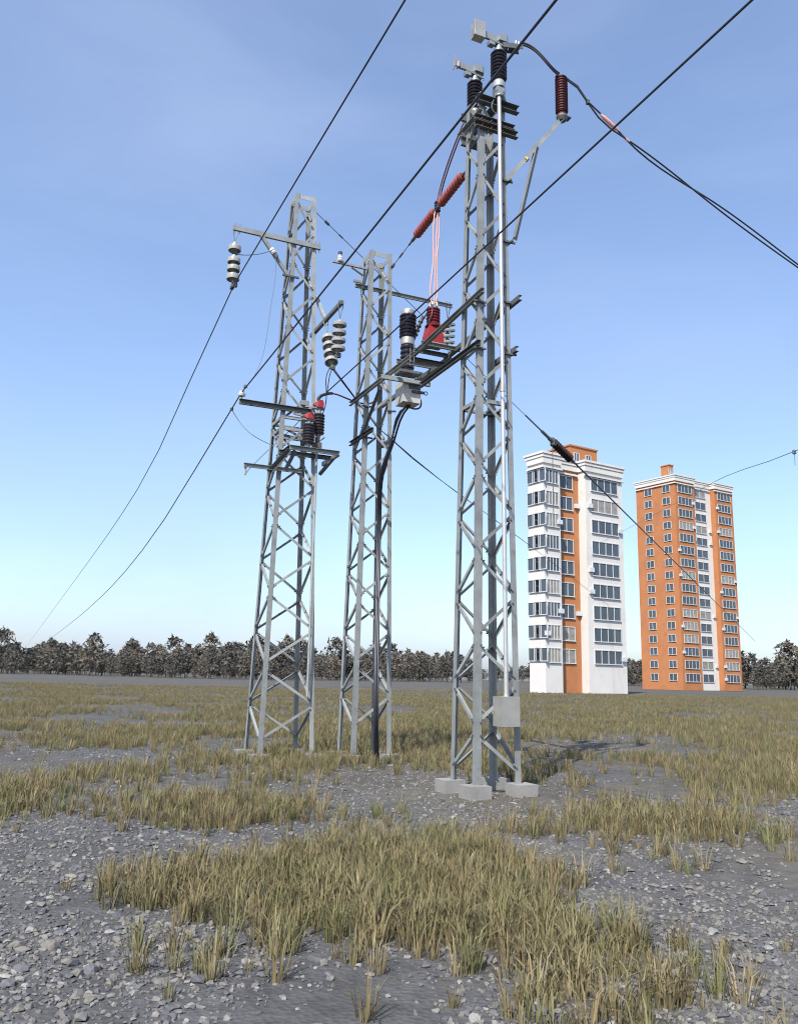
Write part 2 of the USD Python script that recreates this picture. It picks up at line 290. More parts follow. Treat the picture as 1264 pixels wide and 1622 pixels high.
# ------------------------------------------------------------------ lattice towers
class Tower:
    def __init__(s, label, c, H_, w0, w1, panel, rings, a=.1):
        s.c = V3(c[0], c[1], 0); s.H, s.w0, s.w1 = H_, w0, w1
        s.T = Thing('lattice_tower', label, 'tower', s.c); T = s.T
        for su in (-1, 1):
            for sv in (-1, 1):
                mb = MB(); p, q = s.P(su, sv, 0), s.P(su, sv, H_)
                mb.angle(p, q, a, .012, -su * U, -sv * Vd)
                T.part('leg', mb, 'galv')
                mb = MB(); mb.box(s.c + U * su * w0 / 2 + Vd * sv * w0 / 2 + Z * -.04, .34, .34, .34); T.part('footing', mb, 'concrete')
        faces = [(-Vd, U, lambda t, z: s.P(t, -1, z)), (U, Vd, lambda t, z: s.P(1, t, z)), (Vd, -U, lambda t, z: s.P(-t, 1, z)), (-U, -Vd, lambda t, z: s.P(-1, -t, z))]
        ztop = H_ - .16; bt = MB()
        for fi, (nrm, along, f) in enumerate(faces):
            z = ztop; k = fi % 2
            while z - panel > .15:
                hw = s.w(z) / 2; e = 1 - .05 / hw
                s0, s1 = (-1, 1) if k % 2 == 0 else (1, -1)
                p = f(s0 * e, z - .07) - nrm * .0135; q = f(s1 * e, z - panel + .07) - nrm * .0135
                for pp_ in (p, q):
                    for dd_ in (.035, .085): bt.box(pp_ + (q - p) / np.linalg.norm(q - p) * dd_ * (1 if pp_ is p else -1) + nrm * .018, .026, .026, .022)
                mb = MB(); mb.angle(p, q, .05, .006, np.cross(unit(q - p), nrm), -nrm, .042); T.part('diagonal', mb, 'galv')
                z -= panel; k += 1
            for zr in [H_ - .07] + list(rings):
                hw = s.w(zr) / 2; e = 1 - .1 / hw if False else .985
                p = f(-e, zr) - nrm * .0135; q = f(e, zr) - nrm * .0135
                mb = MB(); mb.bar(p - nrm * .004 , q - nrm * .004, .008, .1, nrm) if zr > H_ - .1 else mb.angle(p, q, .06, .006, Z, -nrm)
                T.part('ring_bar', mb, 'galv')
        T.part('bolt_heads', bt, 'galv_old', kind='stuff')
    def w(s, z): return s.w0 + (s.w1 - s.w0) * z / s.H
    def P(s, su, sv, z): return s.c + (U * su + Vd * sv) * s.w(z) / 2 + Z * z
def zat(px, py, p0): # height of the upright line through p0 nearest to the pixel row
    r = ray(px, py); t = (p0[1]) / r[1]; return EYE[2] + r[2] * t
cM = at(769, 450, 13.0); HM = zat(769, 163, cM)
main = Tower('tallest galvanised lattice tower with two black switch posts on top', cM, HM, .76, .47, .64, [zat(770, 648, cM)], .095)
# the middle tower stands in the same row (same offset along U)
best = min(np.linspace(2, 7, 501), key=lambda t: abs(proj(V3(*(cM[:2] + Vd[:2] * t), 6.5))[0] - 589.5))
cB = V3(*(cM[:2] + Vd[:2] * best), 0); HB = zat(592, 406, cB)
mid = Tower('middle lattice tower with open square top carrying the breaker platform', cB, HB, .82, .50, .62, [], .088)
cL = at(471, 520, 17.3); HL = zat(481, 316, cL)
left = Tower('leftmost lattice tower with crossarms carrying white disc insulators', cL, HL, 1.1, .46, .72, [zat(470, 672, cL), zat(470, 690, cL)], .082)
DEBUG = [('main', main), ('mid', mid), ('left', left)]
for n_, t_ in DEBUG: print(n_, t_.c, t_.H)

# ------------------------------------------------------------------ helpers for line hardware
def bolts(mb, pts, r=.012, h=.05, ax=Z):
    for p in pts: mb.cyl(p - ax * h / 2, p + ax * h / 2, r, 6)
def sheds(p, q, r, core, n, thick=.35, alt=1.0, cap=.0):
    """Ribbed insulator profile from p to q."""
    L = np.linalg.norm(np.asarray(q) - p); pr = [(0, 0), (core, 0)]; d = L / n
    for i in range(n):
        rr = r if i % 2 == 0 else r * alt; z = i * d
        pr += [(core, z + d * .12), (rr * .96, z + d * (.5 - thick / 2)), (rr, z + d * .5), (rr * .9, z + d * (.55 + thick / 2)), (core, z + d * .97)]
    pr += [(core, L), (0, L)]
    mb = MB(); mb.lathe(pr, p, np.asarray(q) - p, 22); return mb
def stud(p0, p1, r=.012): mb = MB(); mb.cyl(p0, p1, r, 8); return mb

# ------------------------------------------------------------------ steelwork on the tallest tower
hM = lambda z: main.w(z) / 2
def Mp(u, v, z): return main.c + U * u + Vd * v + Z * z
Tm = main.T
pf = main.P(0, -1, HM) - Vd * .004                                   # front face plane
def chan_px(x0, y0, x1, y1, plane, h, b, m, out=-Vd, T=Tm, name='mounting_channel', t=.008):
    p = onU(x0, y0, plane); q = onU(x1, y1, plane); z = (p[2] + q[2]) / 2; p[2] = q[2] = z
    mb = MB(); mb.channel(p, q, h, b, t, out); T.part(name, mb, m); return p, q
p1, q1 = chan_px(753, 158, 818, 176, pf, .13, .10, 'galv_old')
p2, q2 = chan_px(751, 187, 813, 203, pf, .09, .07, 'galv_old')
p3, q3 = chan_px(751, 199, 817, 214, pf, .11, .085, 'rust')
pbk = main.P(0, 1, HM) + Vd * .004
for zc_, h_ in ((p1[2], .13), (p2[2], .09), (p3[2], .11)):
    mb = MB(); b_ = main.c + Vd * (hM(zc_) + .006); mb.channel(b_ - U * .32 + Z * zc_, b_ + U * .42 + Z * zc_, h_, .055, .008, Vd); Tm.part('mounting_channel', mb, 'galv_old')
mb = MB(); bolts(mb, [p + U * d - Vd * .03 for p in (p2, p3) for d in (.12, .3, .5)], .008, .2, unit(Z * .8 + U * .6)); Tm.part('hook_bolt', mb, 'galv')
mb = MB(); mb.angle(main.P(-1, -1, p2[2] + .12) - U * .004 - Vd * .1, main.P(-1, 1, p2[2] + .12) - U * .004 + Vd * .2, .07, .007, -Z, -U); Tm.part('side_angle', mb, 'galv')
mb = MB(); mb.tube(spline([main.P(-1, 1, zat(738, 222, main.P(-1, 1, 0))), main.P(-1, 1, zat(738, 222, main.P(-1, 1, 0))) - U * .08 - Vd * .02, main.P(-1, 1, zat(738, 222, main.P(-1, 1, 0))) - U * .12 + Z * .02], 6), .012); Tm.part('cable_hook', mb, 'galv_old')
# switch posts
def switch_post(label, base, h_ins, near):
    T = Thing('disconnector_post', label, 'switch', base, 'black switch posts on the tallest tower')
    b = MB(); b.lathe([(0, -.1), (.1, -.1), (.115, -.02), (.10, .0), (.075, .06), (0, .06)], base, Z, 20); T.part('base_cap', b, 'alu', 40)
    i0 = base + Z * .05; i1 = base + Z * (.05 + h_ins)
    T.part('insulator', sheds(i0, i1, .142, .115, 8, .4), 'black_rubber', 35)
    t = i1 + Z * .03
    b = MB(); b.lathe([(0, -.03), (.085, -.03), (.085, .025), (.06, .04), (.055, .1), (0, .1)], t, Z, 18); T.part('top_cap', b, 'cast', 40)
    b = MB(); b.bar(t + Z * .15 - U * .19, t + Z * .09 + U * .13, .11, .02); b.box(t + Z * .10 - U * .15, .1, .1, .07); T.part('rocker_plate', b, 'cast')
    b = MB(); b.box(t + Z * .235 - U * .17, .3, .045, .12); T.part('blade', b, 'cast')
    b = MB()                                                         # rounded hood
    pr = [(-.08, -.07), (.06, -.07), (.10, -.05), (.12, 0), (.10, .05), (.06, .07), (-.08, .07)]
    t3 = trimesh.creation.extrude_polygon(Polygon(pr), .13, engine='earcut'); b.add(t + Z * .19 + U * .06 + t3.vertices @ np.array([U, Vd, Z]), t3.faces); T.part('hood', b, 'cast')
    b = MB(); b.box(t + Z * .14 + U * .03, .15, .08, .09); T.part('pivot', b, 'galv_old')
    b = MB(); b.tube(spline([t + Z * .07 + U * .12 - Vd * .06, t + Z * .08 + U * .15 - Vd * .06, t + Z * .03 + U * .14 - Vd * .06], 7), .008); T.part('locking_ring', b, 'galv_old')
    if near:
        b = MB(); e = t + Z * .26 - U * .40
        b.box(e + Vd * .075, .2, .012, .30); b.box(e - Vd * .075, .2, .012, .30); b.box(e - Z * .144, .2, .138, .012); b.box(e + U * .07, .012, .138, .27); b.box(e - U * .106 - Vd * .05, .012, .05, .28)
        T.part('jaw_box', b, 'stainless')
        b = MB(); p = t + Z * .145 + U * .05; q = t + Z * .24 + U * .44; b.bar(p, q, .15, .022); b.bar(p - Vd * .07 - Z * .04, q - Vd * .07 - Z * .04, .012, .08); b.bar(p + Vd * .07 - Z * .04, q + Vd * .07 - Z * .04, .012, .08); T.part('terminal_plate', b, 'galv_old')
        b = MB(); bolts(b, [q - U * (.02 + .05 * (k // 2)) + Vd * (.045 if k % 2 else -.045) + Z * .02 for k in range(6)], .024, .06); T.part('terminal_bolt', b, 'cast')
        return T, q
    e = t + Z * .25 - U * .34
    b = MB(); b.box(e - U * .09 - Vd * .04, .015, .05, .22); b.box(e - U * .07 + Vd * .04, .015, .05, .20); b.box(e + U * .0, .02, .1, .14); b.box(e - U * .03, .12, .03, .1); T.part('jaw', b, 'stainless')
    return T, t
b1 = onU(790, 131, main.P(0, -1, HM)); b2 = onU(752, 176, main.P(0, 1, HM))
print('post bases', b1, b2, p1[2])
ztop_b = p1[2] + .19
b1 = V3(*(b1[:2]), b1[2]); sw1, term1 = switch_post('black ribbed switch post nearer the camera, with jaw box and cable terminal', b1, .53, True)
b2 = b1 + Vd * min(np.linspace(.2, 1.2, 1001), key=lambda t: abs(proj(b1 + Vd * t + Z * .3)[0] - 752)); sw2, _ = switch_post('black ribbed switch post farther back, with narrow jaw fins and no cable', b2, .53, False)
mb = MB(); pc_ = (b1 + b2) / 2; mb.box(V3(pc_[0], pc_[1], p1[2] + .078), .16, np.linalg.norm((b2 - b1)[:2]) + .22, .022); Tm.part('base_plate', mb, 'galv_old')
for b in (b1, b2):                                                    # pedestals under the posts
    mb = MB(); zz0 = p1[2] + .09
    mb.box(V3(b[0], b[1], (zz0 + b[2] - .1) / 2), .16, .16, max(.04, b[2] - .1 - zz0)); Tm.part('pedestal', mb, 'galv_old')
# operating rod
T = Thing('operating_rod', 'bright silver tubular switch rod running up the front of the tallest tower', 'rod', onU(800, 1000, pf - Vd * .16))
r0 = onU(790.5, 152, pf - Vd * .14); r1 = V3(*onU(797.5, 735, pf - Vd * .2)); d_ = (r1 - r0) / (r1[2] - r0[2]); r2 = r0 + d_ * (1.3 - r0[2]); T.base = np.array(T.base)
mb = MB(); mb.cyl(r2, r0, .033, 16); T.part('tube', mb, 'alu', 40)
mb = MB(); pc = r0 + d_ * (onU(796, 613, pf - Vd * .2)[2] - r0[2]); mb.cyl(pc - Z * .07, pc + Z * .07, .041, 16); T.part('coupling', mb, 'stainless', 40)
mb = MB(); mb.box(r0 + Z * .05, .1, .1, .05); mb.box(r0 + Z * .13 + U * .02, .14, .06, .07); mb.lathe([(0, 0), (.06, 0), (.06, .025), (0, .025)], r0, Z, 14); mb.cyl(r0 + Z * .1, V3(*b1[:2], b1[2] - .06), .03); T.part('linkage', mb, 'cast')
mb = MB(); mb.box(r2 - Z * .15, .3, .25, .42); T.part('drive_box', mb, 'stainless')
mb = MB(); mb.bar(r2 - Z * .15 + Vd * .1, V3(r2[0], r2[1], r2[2] - .15) + Vd * .32, .12, .1); T.part('bracket', mb, 'galv')
mb = MB(); mb.tube(spline([r0 - Z * .1 - U * .1, r0 - Z * .16 - U * .13, r0 - Z * .28 - U * .13, r0 - Z * .33 - U * .08, r0 - Z * .3 - U * .03], 12), .009); T.part('earth_loop', mb, 'galv_old')

# arrester arm to the right
pD = main.P(0, -1, zat(805, 285, main.P(1, -1, 0)))
a0_ = onU(802, 289, pD); a1_ = onU(893, 188, pD)
mb = MB(); mb.angle(a0_, a1_, .07, .007, np.cross(unit(a1_ - a0_), Vd), -Vd); Tm.part('arrester_arm', mb, 'galv')
s0 = onU(847, 227, pD) - Vd * .012; s1 = onU(811, 378, pD) - Vd * .012
mb = MB(); mb.angle(s0, s1, .085, .007, U, -Vd); Tm.part('arm_brace', mb, 'galv')
mb = MB(); tp = a0_ + (a1_ - a0_) * .34; mb.bar(tp - unit(a1_ - a0_) * .02 + V3(0, 0, .02), tp + unit(a1_ - a0_) * .02 + V3(0, 0, .02), .06, .075); Tm.part('tape_wrap', mb, 'tape')
for y_, ex in ((284, .1), (381, .12)):
    zc_ = zat(806, y_, main.P(1, -1, 0)); c_ = main.P(1, -1, zc_)
    mb = MB(); mb.bar(c_ - U * .13 - Vd * .025, c_ + U * ex - Vd * .025, .03, .03); mb.bar(c_ + U * .03 - Vd * .1, c_ + U * .03 + Vd * .2, .03, .03); Tm.part('leg_clamp', mb, 'galv_old')
ab = onU(890, 186, pD)
T = Thing('surge_arrester', 'dark maroon ribbed arrester standing on the arm right of the tallest tower', 'arrester', ab)
mb = MB(); mb.lathe([(0, -.06), (.07, -.06), (.1, 0), (.1, .03), (0, .03)], ab, Z, 18); mb.box(ab + Z * .02 + U * .06, .2, .12, .02); T.part('base_bracket', mb, 'galv_old')
mb = MB(); mb.lathe([(0, .03), (.07, .03), (.08, .1), (0, .1)], ab, Z, 18); T.part('base_cap', mb, 'red_plastic', 40)
tl = onU(889, 121, pD); L_ = tl[2] - ab[2]
T.part('insulator', sheds(ab + Z * .09, ab + Z * (L_ - .03), .112, .098, 14, .3), 'maroon', 35)
mb = MB(); mb.box(ab + Z * (L_ - .015) + U * .02, .26, .07, .025); mb.cyl(ab + Z * (L_ - .02), ab + Z * (L_ + .05), .018); T.part('terminal', mb, 'galv_old')
atop = ab + Z * (L_ + .02)

# double cable from the switch to the right
def cable_pair(name, label, cat, ctrl, r, off, m='cable', sub='strand'):
    T = Thing(name, label, cat, ctrl[0])
    for s_ in (-1, 1):
        mb = MB(); mb.tube(spline([c + s_ * o for c, o in zip(ctrl, off)], 60), r, 8); T.part(sub, mb, m, True)
    return T
pts = [term1 - U * .03 + Z * .07, at(847, 78, term1[1] + .05), at(868, 100, term1[1] + .1), atop - U * .04 + Z * .02]
cable_pair('jumper_cable', 'pair of black cables sagging from the front switch post to the maroon arrester', 'cable', pts, .016, [unit(U - Z) * .0 + Z * .022] * 4)
y0 = atop[1]
pts = [atop + U * .05, at(905, 127, y0 + .05), at(931, 161, y0 + .2), at(960, 192, y0 + .35), at(985, 214, y0 + .5), at(1120, 315, y0 + 1.6), at(1264, 421, y0 + 3), at(1420, 528, y0 + 5), at(1700, 690, y0 + 9)]
To = cable_pair('feeder_cable', 'double black cable with copper splice leaving the arrester towards the right edge', 'cable', pts, .015, [Z * .012, Z * .018 + U * .01, Z * .01, Z * .05 + U * .04, Z * .012, Z * .03, Z * .035, Z * .04, Z * .04])
mb = MB(); sp = spline(pts, 200); dd = np.array([proj(p) for p in sp]); seg = sp[(dd[:, 0] > 949) & (dd[:, 0] < 982)]
mb.tube(seg + Z * .03 + U * .025, np.r_[.012, np.full(len(seg) - 2, .036), .014], 8); To.part('splice', mb, 'copper', True)
mb = MB(); seg = sp[(dd[:, 0] > 990) & (dd[:, 0] < 999)]; mb.tube(seg, .024, 8); To.part('splice', mb, 'copper', True)
mb = MB(); pc = at(931, 161, y0 + .2); mb.box(pc, .05, .06, .07); To.part('spacer', mb, 'galv_old')

# ------------------------------------------------------------------ overhead wires along the row
def vwire(name, label, anchor, pix, r, m='wire', far=None):
    pts = [onV(x, y, anchor) for x, y in pix]
    mb = MB(); mb.tube(spline(pts, 80) if len(pts) > 2 else np.linspace(pts[0], pts[1], 30), r, 8)
    return single(name, mb, m, label, 'wire', True), pts
def broken(pix_a, pix_b, anchor, zfar, n=30):
    A = [onV(x, y, anchor) for x, y in pix_a]; B = [onV(x, y, anchor) for x, y in pix_b]
    e = B[-1]; C_ = spline(B, 200); sl = (C_[-2][2] - e[2]) / np.linalg.norm((C_[-1] - C_[-2])[:2]); tau = max((e[2] - zfar) / max(sl, .02), 6)
    B += [V3(*(e + Vd * d)[:2], e[2] - (e[2] - zfar) * (1 - math.exp(-d / tau))) for d in (3, 7, 14, 25, 50, 100, 200, 400)]
    return np.vstack([spline(A, n)[:-1], spline(B, 3 * n)])
strL = at(369, 451, 16.4)
mb = MB(); mb.tube(broken([(730, -148), (641, 0), (505, 226), (371, 450)], [(371, 450), (303, 598), (237, 742)], strL, 7.6), .0125, 8)
single('overhead_wire', mb, 'wire', 'dark overhead wire crossing upper left and hanging from the far left disc string', 'wire', True)
spl = at(383, 622, 16.5)
mb = MB(); mb.tube(broken([(990, -137), (880, 0), (565, 394), (383, 621)], [(383, 621), (346, 681), (310, 742)], spl, 5.0), .0135, 8)
single('overhead_wire', mb, 'wire', 'dark overhead wire passing in front of the tallest tower top to the small white spool', 'wire', True)
e3 = at(510, 628, 17.3)
mb = MB(); A3 = [onV(x, y, e3) for x, y in ((1330, -130), (1190, 0), (800, 361), (680, 472), (510, 628))]; mb.tube(spline(A3, 60), .0125, 8)
single('overhead_wire', mb, 'wire', 'dark overhead wire crossing the right sky and running down to the red capped posts', 'wire', True)

# ------------------------------------------------------------------ red strain insulators between the towers
sA = main.P(-1, 1, zat(737, 275, main.P(-1, 1, 0))); sB = mid.P(1, -1, zat(616, 420, mid.P(1, -1, 0)))
def on_line(px): 
    t = min(np.linspace(0, 1, 2001), key=lambda t: abs(proj(sA + (sB - sA) * t)[0] - px)); return sA + (sB - sA) * t
dS = unit(sB - sA)
T = Thing('strain_insulator', 'brick red ribbed insulator next to the tallest tower leg, upper of the two', 'insulator', on_line(715))
T.part('sheds', sheds(on_line(732), on_line(698), .085, .055, 9, .34), 'brick_red', 40)
mb = MB(); mb.cyl(on_line(738), on_line(732), .022); mb.cyl(on_line(700), on_line(693), .035); T.part('end_fitting', mb, 'galv_old')
T = Thing('strain_insulator', 'brick red ribbed insulator farther from the tallest tower, lower of the two', 'insulator', on_line(672))
T.part('sheds', sheds(on_line(688), on_line(660), .09, .058, 8, .34), 'brick_red', 40)
mb = MB(); mb.cyl(on_line(693.5), on_line(688), .035); mb.cyl(on_line(660), on_line(653), .034); mb.cyl(on_line(653), on_line(648), .02); T.part('end_fitting', mb, 'galv_old')
T = Thing('stay_wire', 'short thin wire with turnbuckle from lower red insulator to middle tower top', 'wire', on_line(630))
mb = MB(); mb.tube(np.linspace(on_line(649), sB, 6), .009, 6); T.part('strand', mb, 'wire_thin', True)
mb = MB(); mb.cyl(on_line(638), on_line(633), .02, 8); T.part('turnbuckle', mb, 'galv_old')
mb = MB(); mb.cyl(on_line(624), on_line(617), .035, 8); T.part('end_fitting', mb, 'galv_old')

# ------------------------------------------------------------------ breaker platform between tallest and middle tower
hw = .37
uL, uR = -main.w(7.0) / 2 - .012, main.w(7.0) / 2 + .012
plL, plR = main.c + U * uL, main.c + U * uR
T = Thing('breaker_platform', 'galvanised steel beam platform bridging the tallest and middle towers', 'platform', main.c + Vd * best / 2 + Z * 6)
def vbeam(x0, y0, x1, plane, z=None, h=.085, b=.06, m='galv', name='side_beam', out=-U, slope=0.0, T=T):
    p = onV(x0, y0, plane)
    if z is not None: p[2] = z
    v = min(np.linspace(-2, 8, 2001), key=lambda t: abs(proj(p + Vd * t)[0] - x1)); q = p + Vd * v + Z * slope * v
    mb = MB(); mb.channel(p, q, h, b, .007, out); T.part(name, mb, m); return p, q
P1L, Q1L = vbeam(768, 459, 656, plL, slope=-.07)
P1R, Q1R = vbeam(822, 471, 704, plR, z=P1L[2], out=U, m='galv_old', slope=-.05)
P2L, Q2L = vbeam(762, 542, 668, plL, m='galv_old', slope=-.02, out=-U)
P2R, Q2R = vbeam(817, 557, 772, plR, z=P2L[2], out=U, m='galv_old', slope=-.02)
zlow = onV(610, 609, plL)[2]
P3L, Q3L = vbeam(652, 566, 556, plL, z=None, slope=.0, out=-U)
P3R, Q3R = vbeam(712, 577, 600, plR, z=P3L[2], out=U, m='galv_old')
print('levels', P1L[2], Q1L[2], P2L[2], P3L[2], zlow, P3R, Q3R)
print('proj P3R', proj(P3R), proj(Q3R), 'Q1R', proj(Q1R), proj(P1R))
P4L, Q4L = vbeam(592, 680, 556, plL, out=-U, m='galv_old'); P4R, Q4R = vbeam(622, 700, 602, plR, z=P4L[2], out=U, m='galv_old')
def cross(v, z, u0, u1, h=.075, b=.055, m='galv', out=-Vd, name='cross_beam'):
    p = main.c + Vd * v + U * u0 + Z * z; q = main.c + Vd * v + U * u1 + Z * z
    mb = MB(); mb.channel(p, q, h, b, .007, out); T.part(name, mb, m); return p, q
vof = lambda p: (p - main.c) @ Vd
v1 = vof(Q1L)
cross(v1 - .12, Q1L[2] - .03 + .085, uL - .06, uR + .1); cross(v1 - .42, Q1L[2] + .0 + .085, uL - .06, uR + .1)
cross(v1 - .02, Q1L[2] - .085, uL - .02, uR + .1, m='galv_old'); cross(vof(P3L) - .05, P3L[2] - .0775, uL - .06, uR + .12)
vb = vof(onV(610, 607, plL))
def cross_px(x0, x1, y, v, m, out=-Vd, h=.08):
    pl_ = main.c + Vd * v; p = onU(x0, y, pl_); q = onU(x1, y, pl_); zc = onU((x0 + x1) / 2, y, pl_)[2]; p[2] = q[2] = zc
    mb = MB(); mb.channel(p, q, h, .055, .007, out); T.part('cross_beam', mb, m)
cross_px(604, 682, 602, vb - .54, 'galv', Vd); cross_px(628, 677, 591, vb - .06, 'rust', Vd, .11)
cross(vb - .75, P3L[2] + .0775, uL - .1, uR + .1)
mb = MB(); mb.bar(main.c + Vd * (v1 - .1) + U * (uL + .1) + Z * (Q1L[2] + .13), main.c + Vd * (v1 - .5) + U * (uR + .1) + Z * (Q1L[2] + .13), .09, .012); T.part('brace_plate', mb, 'galv')
# strut under the middle-tower end
mb = MB(); mb.angle(onV(575, 693, plL) , onV(604, 617, plL), .07, .007, Vd, -U); T.part('strut', mb, 'galv_old')
for bx_, by_ in ((575, 640), (575, 690)):
    zc_ = zat(bx_, by_, mid.P(-1, -1, 0)); c_ = mid.P(-1, -1, zc_)
    mb = MB(); mb.bar(c_ - U * .07 - Vd * .02, c_ + U * .18 - Vd * .02, .03, .03); T.part('leg_clamp', mb, 'galv_old')
for k, (bx_, by_, tw, su) in enumerate(((763, 472, main, -1), (807, 478, main, 1), (760, 547, main, -1), (808, 560, main, 1), (613, 650, mid, 1), (613, 699, mid, 1))):
    zc_ = zat(bx_, by_, tw.P(su, -1, 0)); c_ = tw.P(su, -1, zc_)
    mb = MB(); mb.bar(c_ - U * su * .12 - Vd * .02, c_ + U * su * .09 - Vd * .02, .028, .028); bolts(mb, [c_ + U * su * .04 - Vd * .02], .012, .12, Vd); T.part('leg_clamp', mb, 'galv_old')
mb = MB()
for v_, z_ in ((v1 - .12, Q1L[2]), (vof(P3L) - .05, P3L[2]), (vb, P3L[2])):
    for u_ in (uL - .04, uR + .05): bolts(mb, [main.c + U * u_ + Vd * (v_ + .02) + Z * z_], .011, .34)
T.part('u_bolt', mb, 'galv_old')

# breaker: black column through the platform with drive box beneath
cb = main.c + Vd * (vb - .28) ; 
t_ = min(np.linspace(-1, 1, 801), key=lambda t: abs(proj(cb + U * t + Z * 6.3)[0] - 643)); cb = cb + U * t_
zz_ = lambda y: zat(644, y, cb)
T = Thing('vacuum_breaker', 'black ribbed breaker column with silver cap and stainless drive box hanging beneath', 'breaker', V3(cb[0], cb[1], zz_(645)))
o = lambda z: V3(cb[0], cb[1], z)
zt, zm1, zm0, zb = zz_(499), zz_(536), zz_(547), zz_(590)
T.part('upper_insulator', sheds(o(zm1), o(zt), .172, .14, 7, .5), 'black_rubber', 35)
mb = MB(); mb.lathe([(0, 0), (.14, 0), (.145, .06), (.14, .085), (0, .085)], o(zt), Z, 24); T.part('top_cap', mb, 'stainless', 40)
mb = MB(); L_ = zm1 - zm0; mb.lathe([(0, 0), (.13, 0), (.14, .02), (.14, L_), (0, L_)], o(zm0), Z, 24); T.part('middle_flange', mb, 'stainless', 40)
T.part('lower_insulator', sheds(o(zb - .05), o(zm0), .145, .115, 6, .5), 'black_rubber', 35)
mb = MB(); a_ = o(zm0 + .1) + U * .1 - Vd * .06; b_ = o(zm0 + .62) + U * .27 - Vd * .1; mb.tube(np.linspace(a_, b_, 8), .028, 8)
for k in range(4): pp = a_ + (b_ - a_) * (.25 + .18 * k); mb.lathe([(0, -.02), (.05, -.015), (.05, .015), (0, .02)], pp, b_ - a_, 12)
T.part('contact_arm', mb, 'rust')
mb = MB(); mb.box(o(zb - .02), .42, .3, .05); T.part('mounting_flange', mb, 'galv_old')
bz1, bz0 = zz_(607), zz_(641); bc = o((bz0 + bz1) / 2) - Vd * .0 + U * .03
mb = MB(); mb.box(bc, .37, .38, bz1 - bz0); T.part('drive_box', mb, 'box_paint')
mb = MB(); mb.box(bc + Z * ((bz1 - bz0) / 2 - .1) - Vd * .192 + U * .05, .24, .012, .14); T.part('nameplate', mb, 'galv_old')
mb = MB(); mb.box(bc - Z * .0 - Vd * .205 + U * .12, .26, .03, .05); q_ = bc - Vd * .205 + U * .29; ring = np.array([q_ + .035 * (math.cos(a) * U + math.sin(a) * Z) for a in np.linspace(0, 6.2, 14)]); mb.tube(ring, .009, 6); T.part('handle', mb, 'rust')
hb = bc - Z * (bz1 - bz0) / 2
mb = MB(); mb.tube(spline([hb + U * .17 - Vd * .1, hb + U * .22 - Vd * .1 + Z * .12, hb + U * .23 - Vd * .1 - Z * .02, hb + U * .13 - Vd * .1 - Z * .09, hb + U * .02 - Z * .02], 20), .017, 8); T.part('cable_loop', mb, 'cable', True)
# control cables down to the ground
Tc = Thing('control_cables', 'bundle of black control cables dropping from the stainless drive box down the middle tower', 'cable', hb)
gy = at(598, 1180, mid.P(0, -1, 3)[1] - .12); gy[2] = -.05
for k, (dx, bow) in enumerate(((-.03, 0), (.03, 0), (0, 1))):
    A = hb + U * (.02 + dx); w_ = [A, at(632 - 5 * bow, 665, A[1] + .15) + U * dx, at(622 - 1 * bow, 698, A[1] + .35) + U * dx, at(608, 738, A[1] + .45) + U * dx, at(601, 800, mid.P(0, -1, 3)[1] - .12) + U * dx, at(599, 900, mid.P(0, -1, 3)[1] - .12) + U * dx, gy + U * dx]
    mb = MB(); mb.tube(spline(w_, 40), .02, 8); Tc.part('cable', mb, 'cable', True)

# red bushing transformer on the platform
cr = main.c + Vd * (v1 - .32); t_ = min(np.linspace(-1, 1, 801), key=lambda t: abs(proj(cr + U * t + Z * 6.8)[0] - 685)); cr = cr + U * t_
rz0 = zat(690, 546, cr); rzm = zat(685, 519, cr); rzt = zat(684, 489, cr); o = lambda z: V3(cr[0], cr[1], z)
T = Thing('voltage_transformer', 'red transformer with maroon ribbed bushing standing on the platform', 'transformer', o(rz0))
mb = MB()
sec = [(-.155, -.13), (.155, -.13), (.155, .13), (-.155, .13)]; top_ = [(-.115, -.1), (.115, -.1), (.115, .1), (-.115, .1)]
import itertools
hull = trimesh.convex.convex_hull(np.array([o(rz0) + U * a + Vd * b for a, b in sec] + [o(rz0 + .14) + U * a + Vd * b for a, b in sec] + [o(rzm + .03) + U * a + Vd * b for a, b in top_])); mb.tm(hull); T.part('body', mb, 'red_plastic')
mb = MB(); mb.lathe([(0, 0), (.15, 0), (.155, .02), (.13, .05), (0, .05)], o(rzm), Z, 22); T.part('collar', mb, 'bushing_red', 40)
T.part('bushing', sheds(o(rzm + .04), o(rzt), .128, .105, 6, .4), 'bushing_red', 35)
mb = MB(); mb.cyl(o(rzt), o(rzt + .13), .02); mb.box(o(rzt + .04), .12, .06, .03); bolts(mb, [o(rzt + .09) + U * a + Vd * b for a in (-.05, .05) for b in (-.04, .04)], .018, .07); T.part('terminal', mb, 'alu')
mb = MB(); mb.box(o(rz0 - .015), .38, .30, .02); T.part('base_plate', mb, 'galv')
rtop = o(rzt + .12)
# black leads from terminal to breaker
Tl = Thing('connecting_leads', 'short black leads looping from red transformer terminal to the breaker column', 'cable', rtop)
for k in range(3):
    end = [V3(cb[0], cb[1], zm1 + .1) + U * .13 - Vd * .06, V3(cb[0], cb[1], zt - .1) + U * .1 - Vd * .1, o(rzm) - U * .15 - Vd * .05][k]
    mid_ = (rtop + end) / 2 + V3(-.03, 0, -.05 * k) - Vd * .1
    mb = MB(); mb.tube(spline([rtop - U * .03 * k, mid_, end], 20), .013, 8); Tl.part('lead', mb, 'cable', True)

